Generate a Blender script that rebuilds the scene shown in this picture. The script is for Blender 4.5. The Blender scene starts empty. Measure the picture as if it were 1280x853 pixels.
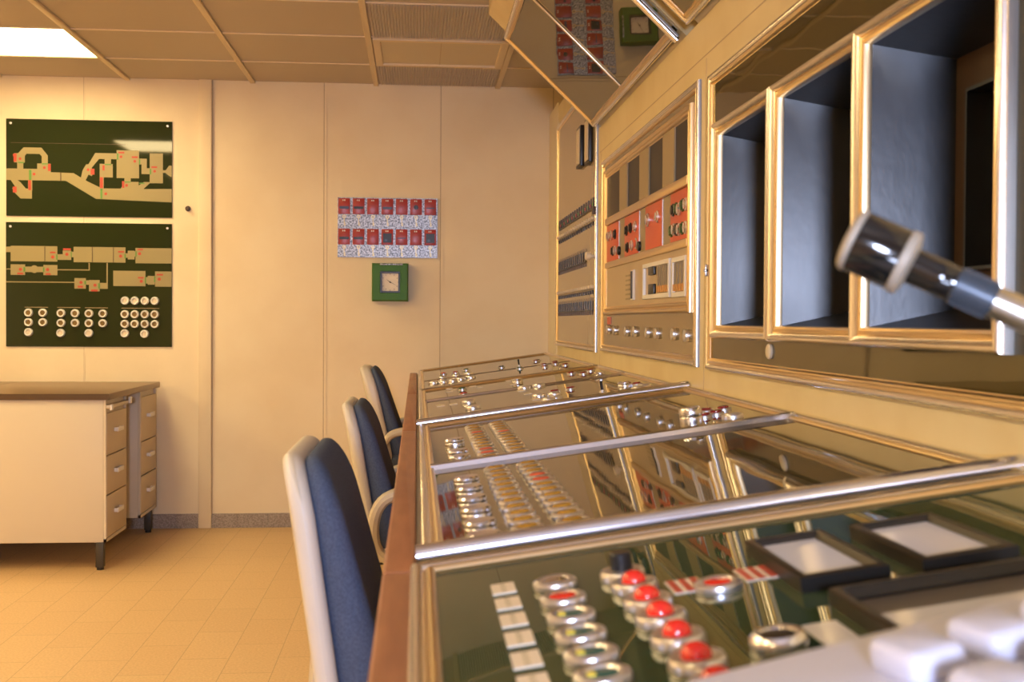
import bpy, bmesh, math, random
from mathutils import Vector, Matrix
random.seed(7)
SC = bpy.context.scene
COL = SC.collection
PI = math.pi

# ------------------------------------------------------------------ materials
def mat(name, col, rough=0.5, metal=0.0, ior=1.5, coat=0.0, spec=0.5, emit=None, estr=0.0,
        noise=None, bump=None, stretch=(1, 1, 1)):
    """noise=(scale, other colour, contrast lo, hi); bump=(scale, strength, distance)"""
    m = bpy.data.materials.new(name)
    m.use_nodes = True
    nt = m.node_tree
    b = nt.nodes['Principled BSDF']
    b.inputs['Base Color'].default_value = (*col, 1)
    b.inputs['Roughness'].default_value = rough
    b.inputs['Metallic'].default_value = metal
    b.inputs['IOR'].default_value = ior
    b.inputs['Coat Weight'].default_value = coat
    b.inputs['Specular IOR Level'].default_value = spec
    if emit:
        b.inputs['Emission Color'].default_value = (*emit, 1)
        b.inputs['Emission Strength'].default_value = estr
    if noise or bump:
        tc = nt.nodes.new('ShaderNodeTexCoord')
        mp = nt.nodes.new('ShaderNodeMapping')
        mp.inputs['Scale'].default_value = stretch
        nt.links.new(tc.outputs['Object'], mp.inputs['Vector'])
    if noise:
        n = nt.nodes.new('ShaderNodeTexNoise')
        n.inputs['Scale'].default_value = noise[0]
        n.inputs['Detail'].default_value = 4
        r = nt.nodes.new('ShaderNodeValToRGB')
        r.color_ramp.elements[0].position = noise[2]
        r.color_ramp.elements[1].position = noise[3]
        r.color_ramp.elements[0].color = (*noise[1], 1)
        r.color_ramp.elements[1].color = (*col, 1)
        nt.links.new(mp.outputs['Vector'], n.inputs['Vector'])
        nt.links.new(n.outputs['Fac'], r.inputs['Fac'])
        nt.links.new(r.outputs['Color'], b.inputs['Base Color'])
    if bump:
        n2 = nt.nodes.new('ShaderNodeTexNoise')
        n2.inputs['Scale'].default_value = bump[0]
        n2.inputs['Detail'].default_value = 2
        bp = nt.nodes.new('ShaderNodeBump')
        bp.inputs['Strength'].default_value = bump[1]
        bp.inputs['Distance'].default_value = bump[2]
        nt.links.new(mp.outputs['Vector'], n2.inputs['Vector'])
        nt.links.new(n2.outputs['Fac'], bp.inputs['Height'])
        nt.links.new(bp.outputs['Normal'], b.inputs['Normal'])
    return m

M = {}
M['wall'] = mat('wall_paint', (.84, .71, .50), .55, noise=(3.0, (.79, .65, .44), .35, .62), bump=(55, .06, .004))
M['wall_line'] = mat('wall_joint_dark', (.52, .40, .26), .7)  # plain dark tone for joints and seams
M['cream'] = mat('cream_enamel', (.74, .62, .35), .42, noise=(5, (.68, .55, .29), .35, .6))
M['post'] = mat('pale_post_paint', (.80, .70, .52), .45)
M['ceil'] = mat('ceiling_tile_metal', (.47, .40, .33), .6)
M['tbar'] = mat('ceiling_bar_enamel', (.74, .60, .40), .4)
M['ceil_cream'] = mat('hatch_enamel', (.62, .53, .38), .5)
M['grille'] = mat('ribbed_metal', (.56, .50, .44), .32, metal=.7)
M['base'] = mat('terrazzo_skirting', (.40, .34, .29), .5, noise=(160, (.25, .20, .17), .4, .6))
M['glass'] = mat('dark_glazing', (.046, .038, .012), .03, ior=1.62, bump=(2.3, .10, .018))
M['mirror'] = mat('bronze_mirror', (.040, .034, .016), .02, ior=2.2, bump=(2.3, .05, .012))
M['lidglass'] = mat('green_console_glass', (.034, .060, .028), .025, ior=1.5, bump=(3.2, .10, .006))
M['lidolive'] = mat('olive_console_glass', (.075, .058, .026), .03, ior=2.2, bump=(3.2, .10, .006))
M['beigeglass'] = mat('beige_glazing', (.22, .165, .09), .05, ior=2.4, bump=(2.3, .08, .012))
M['palebeigeglass'] = mat('pale_beige_glazing', (.40, .31, .18), .06, ior=2.4, bump=(2.3, .08, .012))
M['railside'] = mat('rail_side_shade', (.30, .29, .28), .38, metal=.6)  # outer rail face, darkened: its shadow tone is in the colour
M['lampgold'] = mat('lamp_gold', (.20, .12, .03), .3)
M['panelgrey'] = mat('grey_beige_plate', (.30, .25, .16), .12, ior=1.6)
M['rail'] = mat('polished_rail', (.86, .83, .79), .24, metal=1.0)
M['railwarm'] = mat('warm_reflection_rail', (.82, .64, .39), .28, metal=1.0)  # polished aluminium; the warm wall reflection is put into its tint
M['chrome'] = mat('bright_chrome', (.78, .80, .92), .20, metal=1.0)
M['satin'] = mat('satin_aluminium', (.74, .74, .79), .30, metal=.94)
M['wood'] = mat('red_brown_wood', (.36, .15, .072), .38, noise=(9, (.27, .105, .05), .3, .65), stretch=(8, 1, 8))
M['board'] = mat('green_enamel_board', (.018, .028, .009), .04, ior=1.5)
M['tan'] = mat('tan_diagram_paint', (.32, .265, .125), .35)
M['red'] = mat('red_paint', (.47, .06, .035), .35)
M['greenp'] = mat('green_paint', (.10, .26, .05), .35)
M['white'] = mat('white_plastic', (.80, .78, .74), .35)
M['ivory'] = mat('ivory_label', (.72, .62, .48), .45)
M['black'] = mat('black_plastic', (.012, .012, .013), .3)
M['blackgloss'] = mat('black_gloss_paint', (.009, .012, .020), .31, bump=(60, .06, .003), stretch=(1, 1, .6), noise=(20, (.015, .019, .030), .35, .65))
M['screen'] = mat('grey_screen', (.11, .10, .10), .35)
M['brownpanel'] = mat('brown_back_plate', (.045, .025, .012), .4)
M['redpanel'] = mat('orange_red_panel', (.62, .10, .045), .35)
M['redlens'] = mat('red_lens', (.70, .02, .012), .12, coat=.6)
M['darkred'] = mat('dark_red_cap', (.22, .012, .012), .2)
M['greenlens'] = mat('dark_green_cap', (.025, .09, .02), .2)
M['teal'] = mat('teal_cap', (.035, .12, .11), .15)
M['amber'] = mat('amber_cap', (.40, .22, .03), .22)
M['yellow'] = mat('yellow_dot', (.72, .60, .08), .3)
M['speckle'] = mat('speckled_foil', (.52, .53, .58), .36, metal=.5, noise=(120, (.13, .14, .16), .40, .60))
M['tagred'] = mat('red_tag', (.38, .035, .025), .3)
M['blueband'] = mat('blue_band', (.06, .07, .16), .35)
M['brass'] = mat('brass_key', (.62, .47, .24), .35, metal=.8)
M['clockgreen'] = mat('clock_green', (.038, .150, .001), .5)
M['dial'] = mat('clock_dial', (.86, .76, .63), .5)
M['desk'] = mat('desk_enamel', (.63, .55, .43), .42)
M['deskdrawer'] = mat('drawer_enamel', (.56, .46, .32), .42)
M['desktop'] = mat('brown_laminate', (.20, .125, .068), .33)
M['deskedge'] = mat('dark_edge_band', (.085, .048, .025), .4)
M['deskleg'] = mat('dark_steel_leg', (.045, .036, .026), .45)
M['shell'] = mat('chair_shell_plastic', (.60, .56, .51), .4)
M['fabric'] = mat('blue_fabric', (.066, .095, .175), .9, noise=(240, (.048, .068, .13), .35, .65), bump=(400, .25, .002))
M['armplastic'] = mat('arm_plastic', (.52, .46, .38), .45)
M['micblack'] = mat('mic_black', (.008, .008, .009), .13, coat=.5)
M['micring'] = mat('mic_cream_ring', (.34, .30, .25), .5)
M['miccollar'] = mat('mic_blue_collar', (.05, .065, .09), .35, metal=.3)
M['micstem'] = mat('brushed_stem', (.60, .56, .50), .3, metal=1.0)
M['intercom'] = mat('white_intercom', (.53, .54, .67), .42)
M['diffuser'] = mat('lit_diffuser', (.9, .9, .9), .5, emit=(1.0, .745, .355), estr=22.5)
M['frameblack'] = mat('bezel_brown_black', (.010, .008, .007), .36)
M['meterface'] = mat('meter_face', (.62, .63, .73), .12)
M['slatgrey'] = mat('slat_olive_grey', (.33, .255, .14), .4)
M['darkwin'] = mat('dark_window', (.018, .017, .018), .35, spec=.2)
M['beige'] = mat('beige_plate', (.50, .38, .22), .3)
M['orangep'] = mat('orange_teeth', (.65, .30, .06), .35)
M['hand'] = mat('clock_hand', (.10, .07, .05), .5)

def floor_material():
    m = bpy.data.materials.new('floor_tiles'); m.use_nodes = True
    nt = m.node_tree; b = nt.nodes['Principled BSDF']
    tc = nt.nodes.new('ShaderNodeTexCoord'); mp = nt.nodes.new('ShaderNodeMapping')
    mp.inputs['Rotation'].default_value = (0, 0, PI / 2)
    mp.inputs['Location'].default_value = (.05, 1.0392 + .1522 * 20, 0)
    nt.links.new(tc.outputs['Object'], mp.inputs['Vector'])
    br = nt.nodes.new('ShaderNodeTexBrick')
    br.inputs['Scale'].default_value = 1
    br.inputs['Brick Width'].default_value = .3044
    br.inputs['Row Height'].default_value = .1522
    br.inputs['Mortar Size'].default_value = .0016
    br.inputs['Mortar Smooth'].default_value = .3
    br.inputs['Color1'].default_value = (.68, .48, .26, 1)
    br.inputs['Color2'].default_value = (.655, .455, .245, 1)
    br.inputs['Mortar'].default_value = (.47, .325, .175, 1)
    nt.links.new(mp.outputs['Vector'], br.inputs['Vector'])
    n = nt.nodes.new('ShaderNodeTexNoise'); n.inputs['Scale'].default_value = 130; n.inputs['Detail'].default_value = 3
    nt.links.new(tc.outputs['Object'], n.inputs['Vector'])
    rp = nt.nodes.new('ShaderNodeValToRGB')
    rp.color_ramp.elements[0].position = .3; rp.color_ramp.elements[0].color = (.84, .82, .80, 1)
    rp.color_ramp.elements[1].position = .65; rp.color_ramp.elements[1].color = (1, 1, 1, 1)
    nt.links.new(n.outputs['Fac'], rp.inputs['Fac'])
    mx = nt.nodes.new('ShaderNodeMixRGB'); mx.blend_type = 'MULTIPLY'; mx.inputs['Fac'].default_value = 1
    nt.links.new(br.outputs['Color'], mx.inputs['Color1']); nt.links.new(rp.outputs['Color'], mx.inputs['Color2'])
    nt.links.new(mx.outputs['Color'], b.inputs['Base Color'])
    b.inputs['Roughness'].default_value = .48
    return m
for k_ in ('glass', 'mirror', 'beigeglass'): M[k_].node_tree.nodes['Principled BSDF'].inputs['Specular Tint'].default_value = (1, .86, .56, 1)
M['floor'] = floor_material()

def perforated_ceiling():
    m = M['ceil']; nt = m.node_tree; b = nt.nodes['Principled BSDF']
    tc = nt.nodes.new('ShaderNodeTexCoord')
    v = nt.nodes.new('ShaderNodeTexVoronoi'); v.inputs['Scale'].default_value = 115
    v.inputs['Randomness'].default_value = 0
    nt.links.new(tc.outputs['Object'], v.inputs['Vector'])
    r = nt.nodes.new('ShaderNodeValToRGB')
    r.color_ramp.elements[0].position = .22; r.color_ramp.elements[0].color = (.24, .195, .155, 1)
    r.color_ramp.elements[1].position = .32; r.color_ramp.elements[1].color = (.50, .425, .34, 1)
    nt.links.new(v.outputs['Distance'], r.inputs['Fac'])
    nt.links.new(r.outputs['Color'], b.inputs['Base Color'])
perforated_ceiling()

# ------------------------------------------------------------------ mesh builder
class Pl:
    """a flat working plane: origin, two axes in it and its normal"""
    def __init__(s, o, u, v):
        s.o = Vector(o); s.u = Vector(u).normalized(); s.v = Vector(v).normalized(); s.n = s.u.cross(s.v).normalized()
    def pt(s, a, b, h=0.0): return s.o + s.u * a + s.v * b + s.n * h
    def mat3(s): return Matrix((s.u, s.v, s.n)).transposed()

WORLD = Pl((0, 0, 0), (1, 0, 0), (0, 1, 0))

class MB:
    def __init__(s): s.V = []; s.F = []; s.I = []; s.S = []; s.mats = []
    def mi(s, m):
        m = M[m] if isinstance(m, str) else m
        if m not in s.mats: s.mats.append(m)
        return s.mats.index(m)
    def add(s, verts, faces, m, smooth=False):
        k = len(s.V); i = s.mi(m)
        s.V += [Vector(v) for v in verts]
        for f in faces: s.F.append([k + q for q in f]); s.I.append(i); s.S.append(smooth)
    def box(s, pl, a0, a1, b0, b1, h0, h1, m, bev=0.0):
        if bev:
            return s.pad(pl, (a0 + a1) / 2, (b0 + b1) / 2, a1 - a0, b1 - b0, h0, h1, bev, bev, m, seg=2)
        P = [pl.pt(a, b, h) for h in (h0, h1) for b in (b0, b1) for a in (a0, a1)]
        s.add(P, [(0, 2, 3, 1), (4, 5, 7, 6), (0, 1, 5, 4), (2, 6, 7, 3), (0, 4, 6, 2), (1, 3, 7, 5)], m)
    def wbox(s, x0, x1, y0, y1, z0, z1, m, bev=0.0): s.box(WORLD, x0, x1, y0, y1, z0, z1, m, bev)
    def prism(s, pl, pts, h0, h1, m):
        n = len(pts)
        s.add([pl.pt(a, b, h0) for a, b in pts] + [pl.pt(a, b, h1) for a, b in pts],
              [tuple(reversed(range(n))), tuple(range(n, 2 * n))] + [(i, (i + 1) % n, n + (i + 1) % n, n + i) for i in range(n)], m)
    def lathe(s, pl, a, b, prof, m, seg=24, closed=True):
        """prof: list of (radius, height) from bottom to top, turned about the plane normal"""
        V = []; F = []
        for r, h in prof:
            for k in range(seg):
                t = 2 * PI * k / seg
                V.append(pl.pt(a + r * math.cos(t), b + r * math.sin(t), h))
        for i in range(len(prof) - 1):
            for k in range(seg):
                k2 = (k + 1) % seg
                F.append((i * seg + k, i * seg + k2, (i + 1) * seg + k2, (i + 1) * seg + k))
        if closed:
            F.append(tuple(range((len(prof) - 1) * seg, len(prof) * seg)))
            F.append(tuple(reversed(range(seg))))
        s.add(V, F, m, True)
    def tube(s, pts, r, m, seg=12, cap=True, flat=1.0):
        pts = [Vector(p) for p in pts]; rs = r if isinstance(r, (list, tuple)) else [r] * len(pts)
        V = []; F = []; prev = None
        for i, p in enumerate(pts):
            d = (pts[min(i + 1, len(pts) - 1)] - pts[max(i - 1, 0)]).normalized()
            if prev is None:
                q = Vector((0, 0, 1)) if abs(d.z) < .9 else Vector((1, 0, 0))
                e1 = d.cross(q).normalized()
            else: e1 = (prev - d * prev.dot(d)).normalized()
            prev = e1; e2 = d.cross(e1)
            for k in range(seg):
                t = 2 * PI * k / seg
                V.append(p + e1 * math.cos(t) * rs[i] * flat + e2 * math.sin(t) * rs[i])
        for i in range(len(pts) - 1):
            for k in range(seg):
                k2 = (k + 1) % seg
                F.append((i * seg + k, i * seg + k2, (i + 1) * seg + k2, (i + 1) * seg + k))
        if cap:
            F.append(tuple(reversed(range(seg)))); F.append(tuple(range((len(pts) - 1) * seg, len(pts) * seg)))
        s.add(V, F, m, True)
    def pad(s, pl, ca, cb, w, l, h0, h1, R, er, m, seg=4, fn=None):
        """rounded rectangle slab: corner radius R, edge rounding er"""
        R = min(R, w / 2 - 1e-4, l / 2 - 1e-4); er = min(er, (h1 - h0) / 2, w / 2 - 1e-4, l / 2 - 1e-4)
        lev = []
        for k in range(seg + 1):
            t = PI / 2 * k / seg
            lev.append((er * (1 - math.sin(t)), h0 + er * (1 - math.cos(t))))
        for k in range(seg + 1):
            t = PI / 2 * k / seg
            lev.append((er * (1 - math.cos(t)), h1 - er * (1 - math.sin(t))))
        cs = max(3, seg + 1); V = []; n = 4 * (cs + 1)
        for ins, h in lev:
            rr = max(R - ins, .0004); ww = w / 2 - ins; ll = l / 2 - ins
            for q, (sx, sy) in enumerate(((1, 1), (-1, 1), (-1, -1), (1, -1))):
                for k in range(cs + 1):
                    t = PI / 2 * (q + k / cs)
                    p = [ca + sx * (ww - rr) + rr * math.cos(t), cb + sy * (ll - rr) + rr * math.sin(t), h]
                    if fn: p = fn(*p)
                    V.append(pl.pt(*p))
        F = [(i * n + k, i * n + (k + 1) % n, (i + 1) * n + (k + 1) % n, (i + 1) * n + k) for i in range(len(lev) - 1) for k in range(n)]
        F += [tuple(reversed(range(n))), tuple(range((len(lev) - 1) * n, len(lev) * n))]
        s.add(V, F, m, True)
    def frame(s, pl, a0, a1, b0, b1, prof, m, h=0.0, mats=None):
        """mitred frame: prof = [(inset from the outer edge, height)]"""
        V = []
        for o, z in prof:
            V += [pl.pt(a0 + o, b0 + o, h + z), pl.pt(a1 - o, b0 + o, h + z), pl.pt(a1 - o, b1 - o, h + z), pl.pt(a0 + o, b1 - o, h + z)]
        for i in range(len(prof) - 1):
            F = [(i * 4 + k, i * 4 + (k + 1) % 4, i * 4 + 4 + (k + 1) % 4, i * 4 + 4 + k) for k in range(4)]
            s.add(V, F, (mats[i] if mats else m), True) if i == 0 else s._addf(F, (mats[i] if mats else m), len(V))
    def _addf(s, F, m, nv):
        k = len(s.V) - nv; i = s.mi(m)
        for f in F: s.F.append([k + q for q in f]); s.I.append(i); s.S.append(True)
    def make(s, name, parent=None, org=None, sharp=.65):
        """link as one mesh object; the mesh keeps its place when parented to an Empty at parent.location"""
        o0 = Vector(org) if org is not None else (wpos(parent) if parent else Vector((0, 0, 0)))
        me = bpy.data.meshes.new(name)
        me.from_pydata([v - o0 for v in s.V], [], s.F)
        for m in s.mats: me.materials.append(m)
        me.polygons.foreach_set('material_index', s.I)
        me.polygons.foreach_set('use_smooth', s.S)
        me.update()
        bm = bmesh.new(); bm.from_mesh(me)
        bmesh.ops.recalc_face_normals(bm, faces=bm.faces)
        bm.to_mesh(me); bm.free()
        if any(s.S): me.set_sharp_from_angle(angle=sharp)
        ob = bpy.data.objects.new(name, me); COL.objects.link(ob)
        if parent:
            ob.parent = parent
            ob.location = o0 - wpos(parent)
        else: ob.location = o0
        return ob

def wpos(o):
    p = Vector(o.location); q = o.parent
    while q: p = p + Vector(q.location); q = q.parent
    return p
def tag(o, label, cat, group=None):
    o['label'] = label; o['category'] = cat
    if group: o['group'] = group
    return o
def thing(name, loc, label, cat, group=None):
    o = bpy.data.objects.new(name, None); o.empty_display_size = .05; COL.objects.link(o); o.location = loc
    return tag(o, label, cat, group)
def struct(o): o['kind'] = 'structure'; return o
def part(src, parent, wloc, rot3=None):
    """copy of a source part (with its sub-parts) under parent at a world place"""
    c = src.copy(); COL.objects.link(c); c.parent = parent
    c.location = Vector(wloc) - wpos(parent)
    if rot3 is not None: c.rotation_euler = rot3.to_euler()
    for ch in src.children:
        d = ch.copy(); COL.objects.link(d); d.parent = c
    return c

# ------------------------------------------------------------------ the place
D, XW, ZC = 5.80, .684, 2.2734           # back wall, upright bank face, ceiling
XF, ZF, SL = .0056, .7964, .1414         # console front edge and slope
XL, YR = -4.0, -2.6
BACK = Pl((0, D, 0), (1, 0, 0), (0, 0, 1))
RIGHT = Pl((XW, 0, 0), (0, -1, 0), (0, 0, 1))                 # a = -Y, b = Z
CON = Pl((XF, 0, ZF), (1, 0, SL), (0, 1, 0)); CU = math.sqrt(1 + SL * SL)
HS = Vector((.321 - .684, 0, 2.1455 - 1.7992)).normalized()
HOOD = Pl((XW, 0, 1.7992), (0, -1, 0), HS)                    # a = -Y, b = up the slope

def con(x, y, h=0.0): return CON.pt((x - XF) * CU, y, h)

# floor, walls, ceiling
b = MB(); b.wbox(XL, 1.6, YR, D, -.1, 0, 'floor'); struct(b.make('floor'))
b = MB(); b.wbox(XL - .1, 1.7, D, D + .12, 0, ZC + .1, 'wall')
JO = [-1.668 - .583 * k for k in range(4)] + [-.470, .125, .708]
for x in JO:                                                   # thin raised joint strips with a dark gap
    w = .006 if x > -1.2 else .002
    b.wbox(x - w, x + w, D - .0025, D, 0, ZC, 'wall')
    b.wbox(x - w - (.005 if x > -1.2 else .003), x - w, D - .0006, D, 0, ZC, 'wall_line')
struct(b.make('wall_back'))
b = MB(); b.wbox(-1.104, -1.040, D - .018, D, 0, ZC, 'wall', .003); b.wbox(-1.042, -1.036, D - .004, D, 0, ZC, 'wall_line'); struct(b.make('trim_1'))
b = MB(); b.wbox(XL - .12, XL, YR, D, 0, ZC + .1, 'wall'); struct(b.make('wall_left'))
b = MB(); b.wbox(1.6, 1.72, YR, D, 0, ZC + .1, 'wall'); struct(b.make('wall_right'))
b = MB(); b.wbox(XL - .1, 1.7, YR - .12, YR, 0, ZC + .1, 'wall'); struct(b.make('wall_rear'))
b = MB()
x = XL
while x < 1.59:
    x1 = min(x + .1545, 1.598)
    if not (-1.25 < x < -1.24): pass
    for p0, p1 in (((x, min(x1 - .0015, -1.105)),) if x < -1.105 else ((max(x, -1.039), x1 - .0015),)):
        if p1 > p0: b.wbox(p0, p1, D - .011, D, 0, .072, 'base')
    x = x1
struct(b.make('baseboard_back'))

CX = [-1.4586 + .6219 * k for k in range(-5, 6)]
CY = [5.355 - .52 * k for k in range(0, 16)]
LIGHTCELLS = [(4, 0), (4, 3), (4, 6), (4, 9), (4, 12), (1, 2), (1, 4), (1, 6)]  # far left column is unseen, added to brighten the lower back wall
HATCH = (7, 0)
b = MB()
holes = []
for ci, ri in LIGHTCELLS: holes.append((CX[ci + 1] - .6219, CX[ci + 1], CY[ri] - .52, CY[ri]))
xs = [XL] + [x for x in CX if XL < x < 1.6] + [1.6]; ys = [YR] + sorted(y for y in CY if YR < y < D) + [D]
for i in range(len(xs) - 1):
    for j in range(len(ys) - 1):
        cx, cy = (xs[i] + xs[i + 1]) / 2, (ys[j] + ys[j + 1]) / 2
        if any(h[0] < cx < h[1] and h[2] < cy < h[3] for h in holes): continue
        b.wbox(xs[i], xs[i + 1], ys[j], ys[j + 1], ZC, ZC + .02, 'ceil')
b.wbox(XL, 1.6, YR, D, ZC + .10, ZC + .12, 'ceil')
struct(b.make('ceiling'))
b = MB()
for x in CX:
    if XL < x < 1.6: b.wbox(x - .013, x + .013, YR, D, ZC - .012, ZC, 'tbar', .002)
for y in CY:
    if y > YR: b.wbox(XL, 1.6, y - .0035, y + .0035, ZC - .005, ZC, 'tbar')
struct(b.make('trim_2'))

# luminaires
ORD = ['at the back above the schematic boards', 'second from the back wall, out over the floor', 'third from the back wall in the long row',
       'fourth from the back wall in the long row', 'last of the long row near the rear wall', 'added out of view as fill, first of the far left row over the floor',
       'added out of view as fill, second of the far left row over the floor', 'added out of view as fill, third of the far left row near the rear']
for q, (ci, ri) in enumerate(LIGHTCELLS):
    x0, x1, y0, y1 = holes[q]
    t = thing('ceiling_light', ((x0 + x1) / 2, (y0 + y1) / 2, ZC), 'lit recessed ceiling light with white diffuser, ' + ORD[q], 'light', 'recessed ceiling lights')
    b = MB()
    for a in ((x0 + .014, x0 + .02, y0 + .004, y1 - .004), (x1 - .02, x1 - .014, y0 + .004, y1 - .004), (x0 + .02, x1 - .02, y0 + .004, y0 + .008), (x0 + .02, x1 - .02, y1 - .008, y1 - .004)):
        b.wbox(*a, ZC - .003, ZC + .09, 'tbar')
    b.make('frame', t)
    b = MB(); b.wbox(x0 + .02, x1 - .02, y0 + .008, y1 - .008, ZC + .002, ZC + .010, 'diffuser'); b.make('diffuser', t)

# framed hatch and ribbed grilles near the hood
t = thing('ceiling_hatch', (.10, 5.08, ZC), 'cream framed ceiling hatch beside the angled mirror hood', 'hatch')
b = MB(); b.frame(Pl((0, 0, ZC), (1, 0, 0), (0, -1, 0)), -.196, .392, -5.345, -4.845, [(0, 0), (0, .012), (.03, .012), (.034, .004), (.034, 0)], 'tbar'); b.make('frame', t)
b = MB(); b.wbox(-.165, .36, 4.88, 5.31, ZC - .004, ZC, 'ceil_cream'); b.wbox(.098, .101, 4.88, 5.31, ZC - .005, ZC - .003, 'wall_line'); b.make('hatch_panel', t)
for y0, y1, lb in ((4.325, 4.825, 'ribbed metal ceiling grille in front of the cream hatch'), (5.365, 5.785, 'ribbed metal ceiling grille between the cream hatch and the back wall')):
    b = MB(); b.wbox(-.195, .385, y0, y1, ZC - .003, ZC, 'grille')
    x = -.19
    while x < .38:
        b.prism(Pl((0, y0, ZC - .003), (1, 0, 0), (0, 0, -1)), [(x, 0), (x + .007, 0), (x + .0035, .006)], 0, y1 - y0, 'grille'); x += .012
    tag(b.make('ceiling_grille'), lb, 'grille', 'ceiling grilles')

# ------------------------------------------------------------------ rails
PW = .030
PROF = [(0, 0), (0, .006), (.0012, .0095), (.004, .0122), (.0072, .013), (.0104, .0122), (.013, .0095), (.0145, .0068), (.016, .0068), (.0175, .0088), (.0205, .0104), (.0235, .0098),
        (.0255, .0075), (.0265, .0045), (.030, .0035), (.030, 0)]
PMAT = ['railside'] + ['rail'] * 6 + ['railwarm'] * 8
THIN = [(0, 0), (0, .005), (.003, .008), (.008, .0085), (.012, .006), (.014, .003), (.017, .003), (.017, 0)]

# ------------------------------------------------------------------ schematic boards on the back wall
K = .000733
def ub(px, py): return (-2.047 + (px - 45) * K, 2.058 - (py - 98) * K)
t = thing('schematic_board', (-1.642, D, 1.575), 'upper dark green wall board with a bent tan route diagram', 'schematic board')
b = MB(); b.box(BACK, -2.047, -1.237, 1.574, 2.058, 0, .006, 'board'); b.make('board', t)
TAN = [[(45, 437), (205, 437), (205, 515), (45, 515)], [(205, 437), (250, 437), (250, 400), (340, 400), (340, 458), (490, 462), (580, 515), (680, 563), (805, 563), (832, 515), (925, 515), (925, 563), (1148, 560), (1148, 652), (640, 635), (440, 515), (205, 515)],
       [(118, 437), (118, 395), (98, 395), (98, 332), (125, 332), (160, 292), (278, 292), (320, 345), (320, 400), (280, 400), (280, 350), (265, 335), (180, 335), (168, 350), (168, 395), (158, 395), (158, 437)],
       [(75, 515), (120, 515), (140, 530), (175, 572), (215, 572), (215, 640), (140, 640), (100, 600), (85, 570), (105, 560)], [(190, 515), (217, 515), (217, 585), (190, 585)],
       [(540, 490), (552, 440), (575, 400), (590, 400), (635, 322), (778, 322), (778, 362), (740, 362), (740, 395), (752, 395), (752, 487), (692, 487), (692, 563), (665, 563), (665, 395), (698, 395), (698, 362), (660, 362), (610, 425), (630, 440), (612, 480), (590, 470), (570, 510)],
       [(778, 300), (928, 300), (928, 490), (872, 490), (872, 515), (830, 515), (830, 490), (778, 490)],
       [(928, 355), (980, 355), (980, 420), (1005, 420), (1005, 460), (945, 460), (945, 395), (928, 395)],
       [(1000, 318), (1088, 318), (1088, 432), (1108, 432), (1130, 400), (1148, 400), (1148, 480), (1120, 462), (1106, 450), (1088, 450), (1088, 522), (1000, 522), (955, 565), (925, 563), (925, 540), (960, 515), (1000, 515)]]
b = MB()
for k, p in enumerate(TAN): b.prism(BACK, [ub(*q) for q in p][::-1], .006, .0066 + .0001 * k, 'tan')
b.make('route_diagram', t)
b = MB()
for x0, y0, x1, y1, m in [(196, 445, 212, 515, 'greenp'), (192, 515, 210, 583, 'red'), (667, 487, 687, 562, 'red'), (670, 565, 684, 633, 'greenp'), (95, 335, 115, 390, 'red'), (322, 402, 340, 450, 'red'),
                          (90, 560, 115, 600, 'red'), (605, 430, 630, 470, 'red'), (684, 405, 698, 440, 'red'), (815, 512, 830, 558, 'red'), (790, 310, 830, 322, 'red'), (880, 340, 920, 352, 'red'), (1012, 406, 1050, 418, 'red'),
                          (780, 322, 790, 365, 'greenp'), (928, 358, 936, 395, 'greenp'), (1000, 424, 1010, 462, 'greenp'), (125, 392, 165, 400, 'greenp'), (282, 398, 322, 406, 'greenp'), (700, 395, 742, 403, 'greenp'),
                          (832, 513, 872, 520, 'greenp'), (403, 460, 410, 515, 'deskedge'), (930, 520, 965, 528, 'greenp')]:
    (a0, c1), (a1, c0) = ub(x0, y0), ub(x1, y1); b.box(BACK, a0, a1, c0, c1, .0075, .0083, m)
for x, y in [(230, 473), (138, 370), (298, 428), (588, 437), (706, 600), (808, 345), (900, 374), (1033, 440), (845, 540), (100, 345)]:
    a, c = ub(x, y); b.lathe(BACK, a, c, [(.007, .0075), (.007, .0085)], 'red', 12)
b.make('route_marks', t)
b = MB(); b.box(BACK, -2.024, -1.46, 1.938, 1.9398, .006, .0066, 'deskedge'); b.make('engraved_line', t)
def screws(t, a0, a1, c1):
    for a in (a0 + .022, a1 - .022):
        b = MB(); b.lathe(BACK, a, c1 - .022, [(.006, .006), (.006, .0085), (.004, .0095)], 'satin', 12); b.make('screw', t)
screws(t, -2.047, -1.237, 2.058)

K2 = .000826
def lb_(px, py): return (-2.049 + (px - 38) * K2, 1.543 - (py - 36) * K2)
t = thing('schematic_board', (-1.644, D, .921), 'lower dark green wall board with tan blocks above rows of round lamps', 'schematic board')
b = MB(); b.box(BACK, -2.049, -1.238, .921, 1.543, 0, .006, 'board'); b.make('board', t)
R_ = [(66, 180, 340, 273), (38, 185, 66, 218), (340, 228, 375, 262), (372, 205, 422, 262), (422, 212, 436, 245), (436, 182, 743, 275), (743, 218, 757, 245), (757, 202, 797, 255), (797, 205, 805, 238), (803, 185, 1019, 278),
      (66, 292, 150, 356), (150, 305, 192, 338), (218, 305, 262, 338), (258, 294, 340, 356), (340, 319, 530, 325), (525, 278, 531, 325), (38, 395, 445, 401), (441, 372, 508, 436), (508, 385, 535, 412), (527, 383, 590, 452), (588, 400, 637, 436), (631, 278, 638, 436), (38, 318, 66, 323),
      (671, 325, 862, 418), (862, 362, 880, 402), (876, 355, 918, 408), (920, 327, 1019, 420)]
b = MB()
for k, (x0, y0, x1, y1) in enumerate(R_):
    (a0, c1), (a1, c0) = lb_(x0, y0), lb_(x1, y1); b.box(BACK, a0, a1, c0, c1, .006, .0066 + .00005 * k, 'tan')
a, c = lb_(205, 320); b.lathe(BACK, a, c, [(.019, .006), (.019, .0082)], 'tan', 20)
b.make('block_diagram', t)
b = MB()
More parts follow.
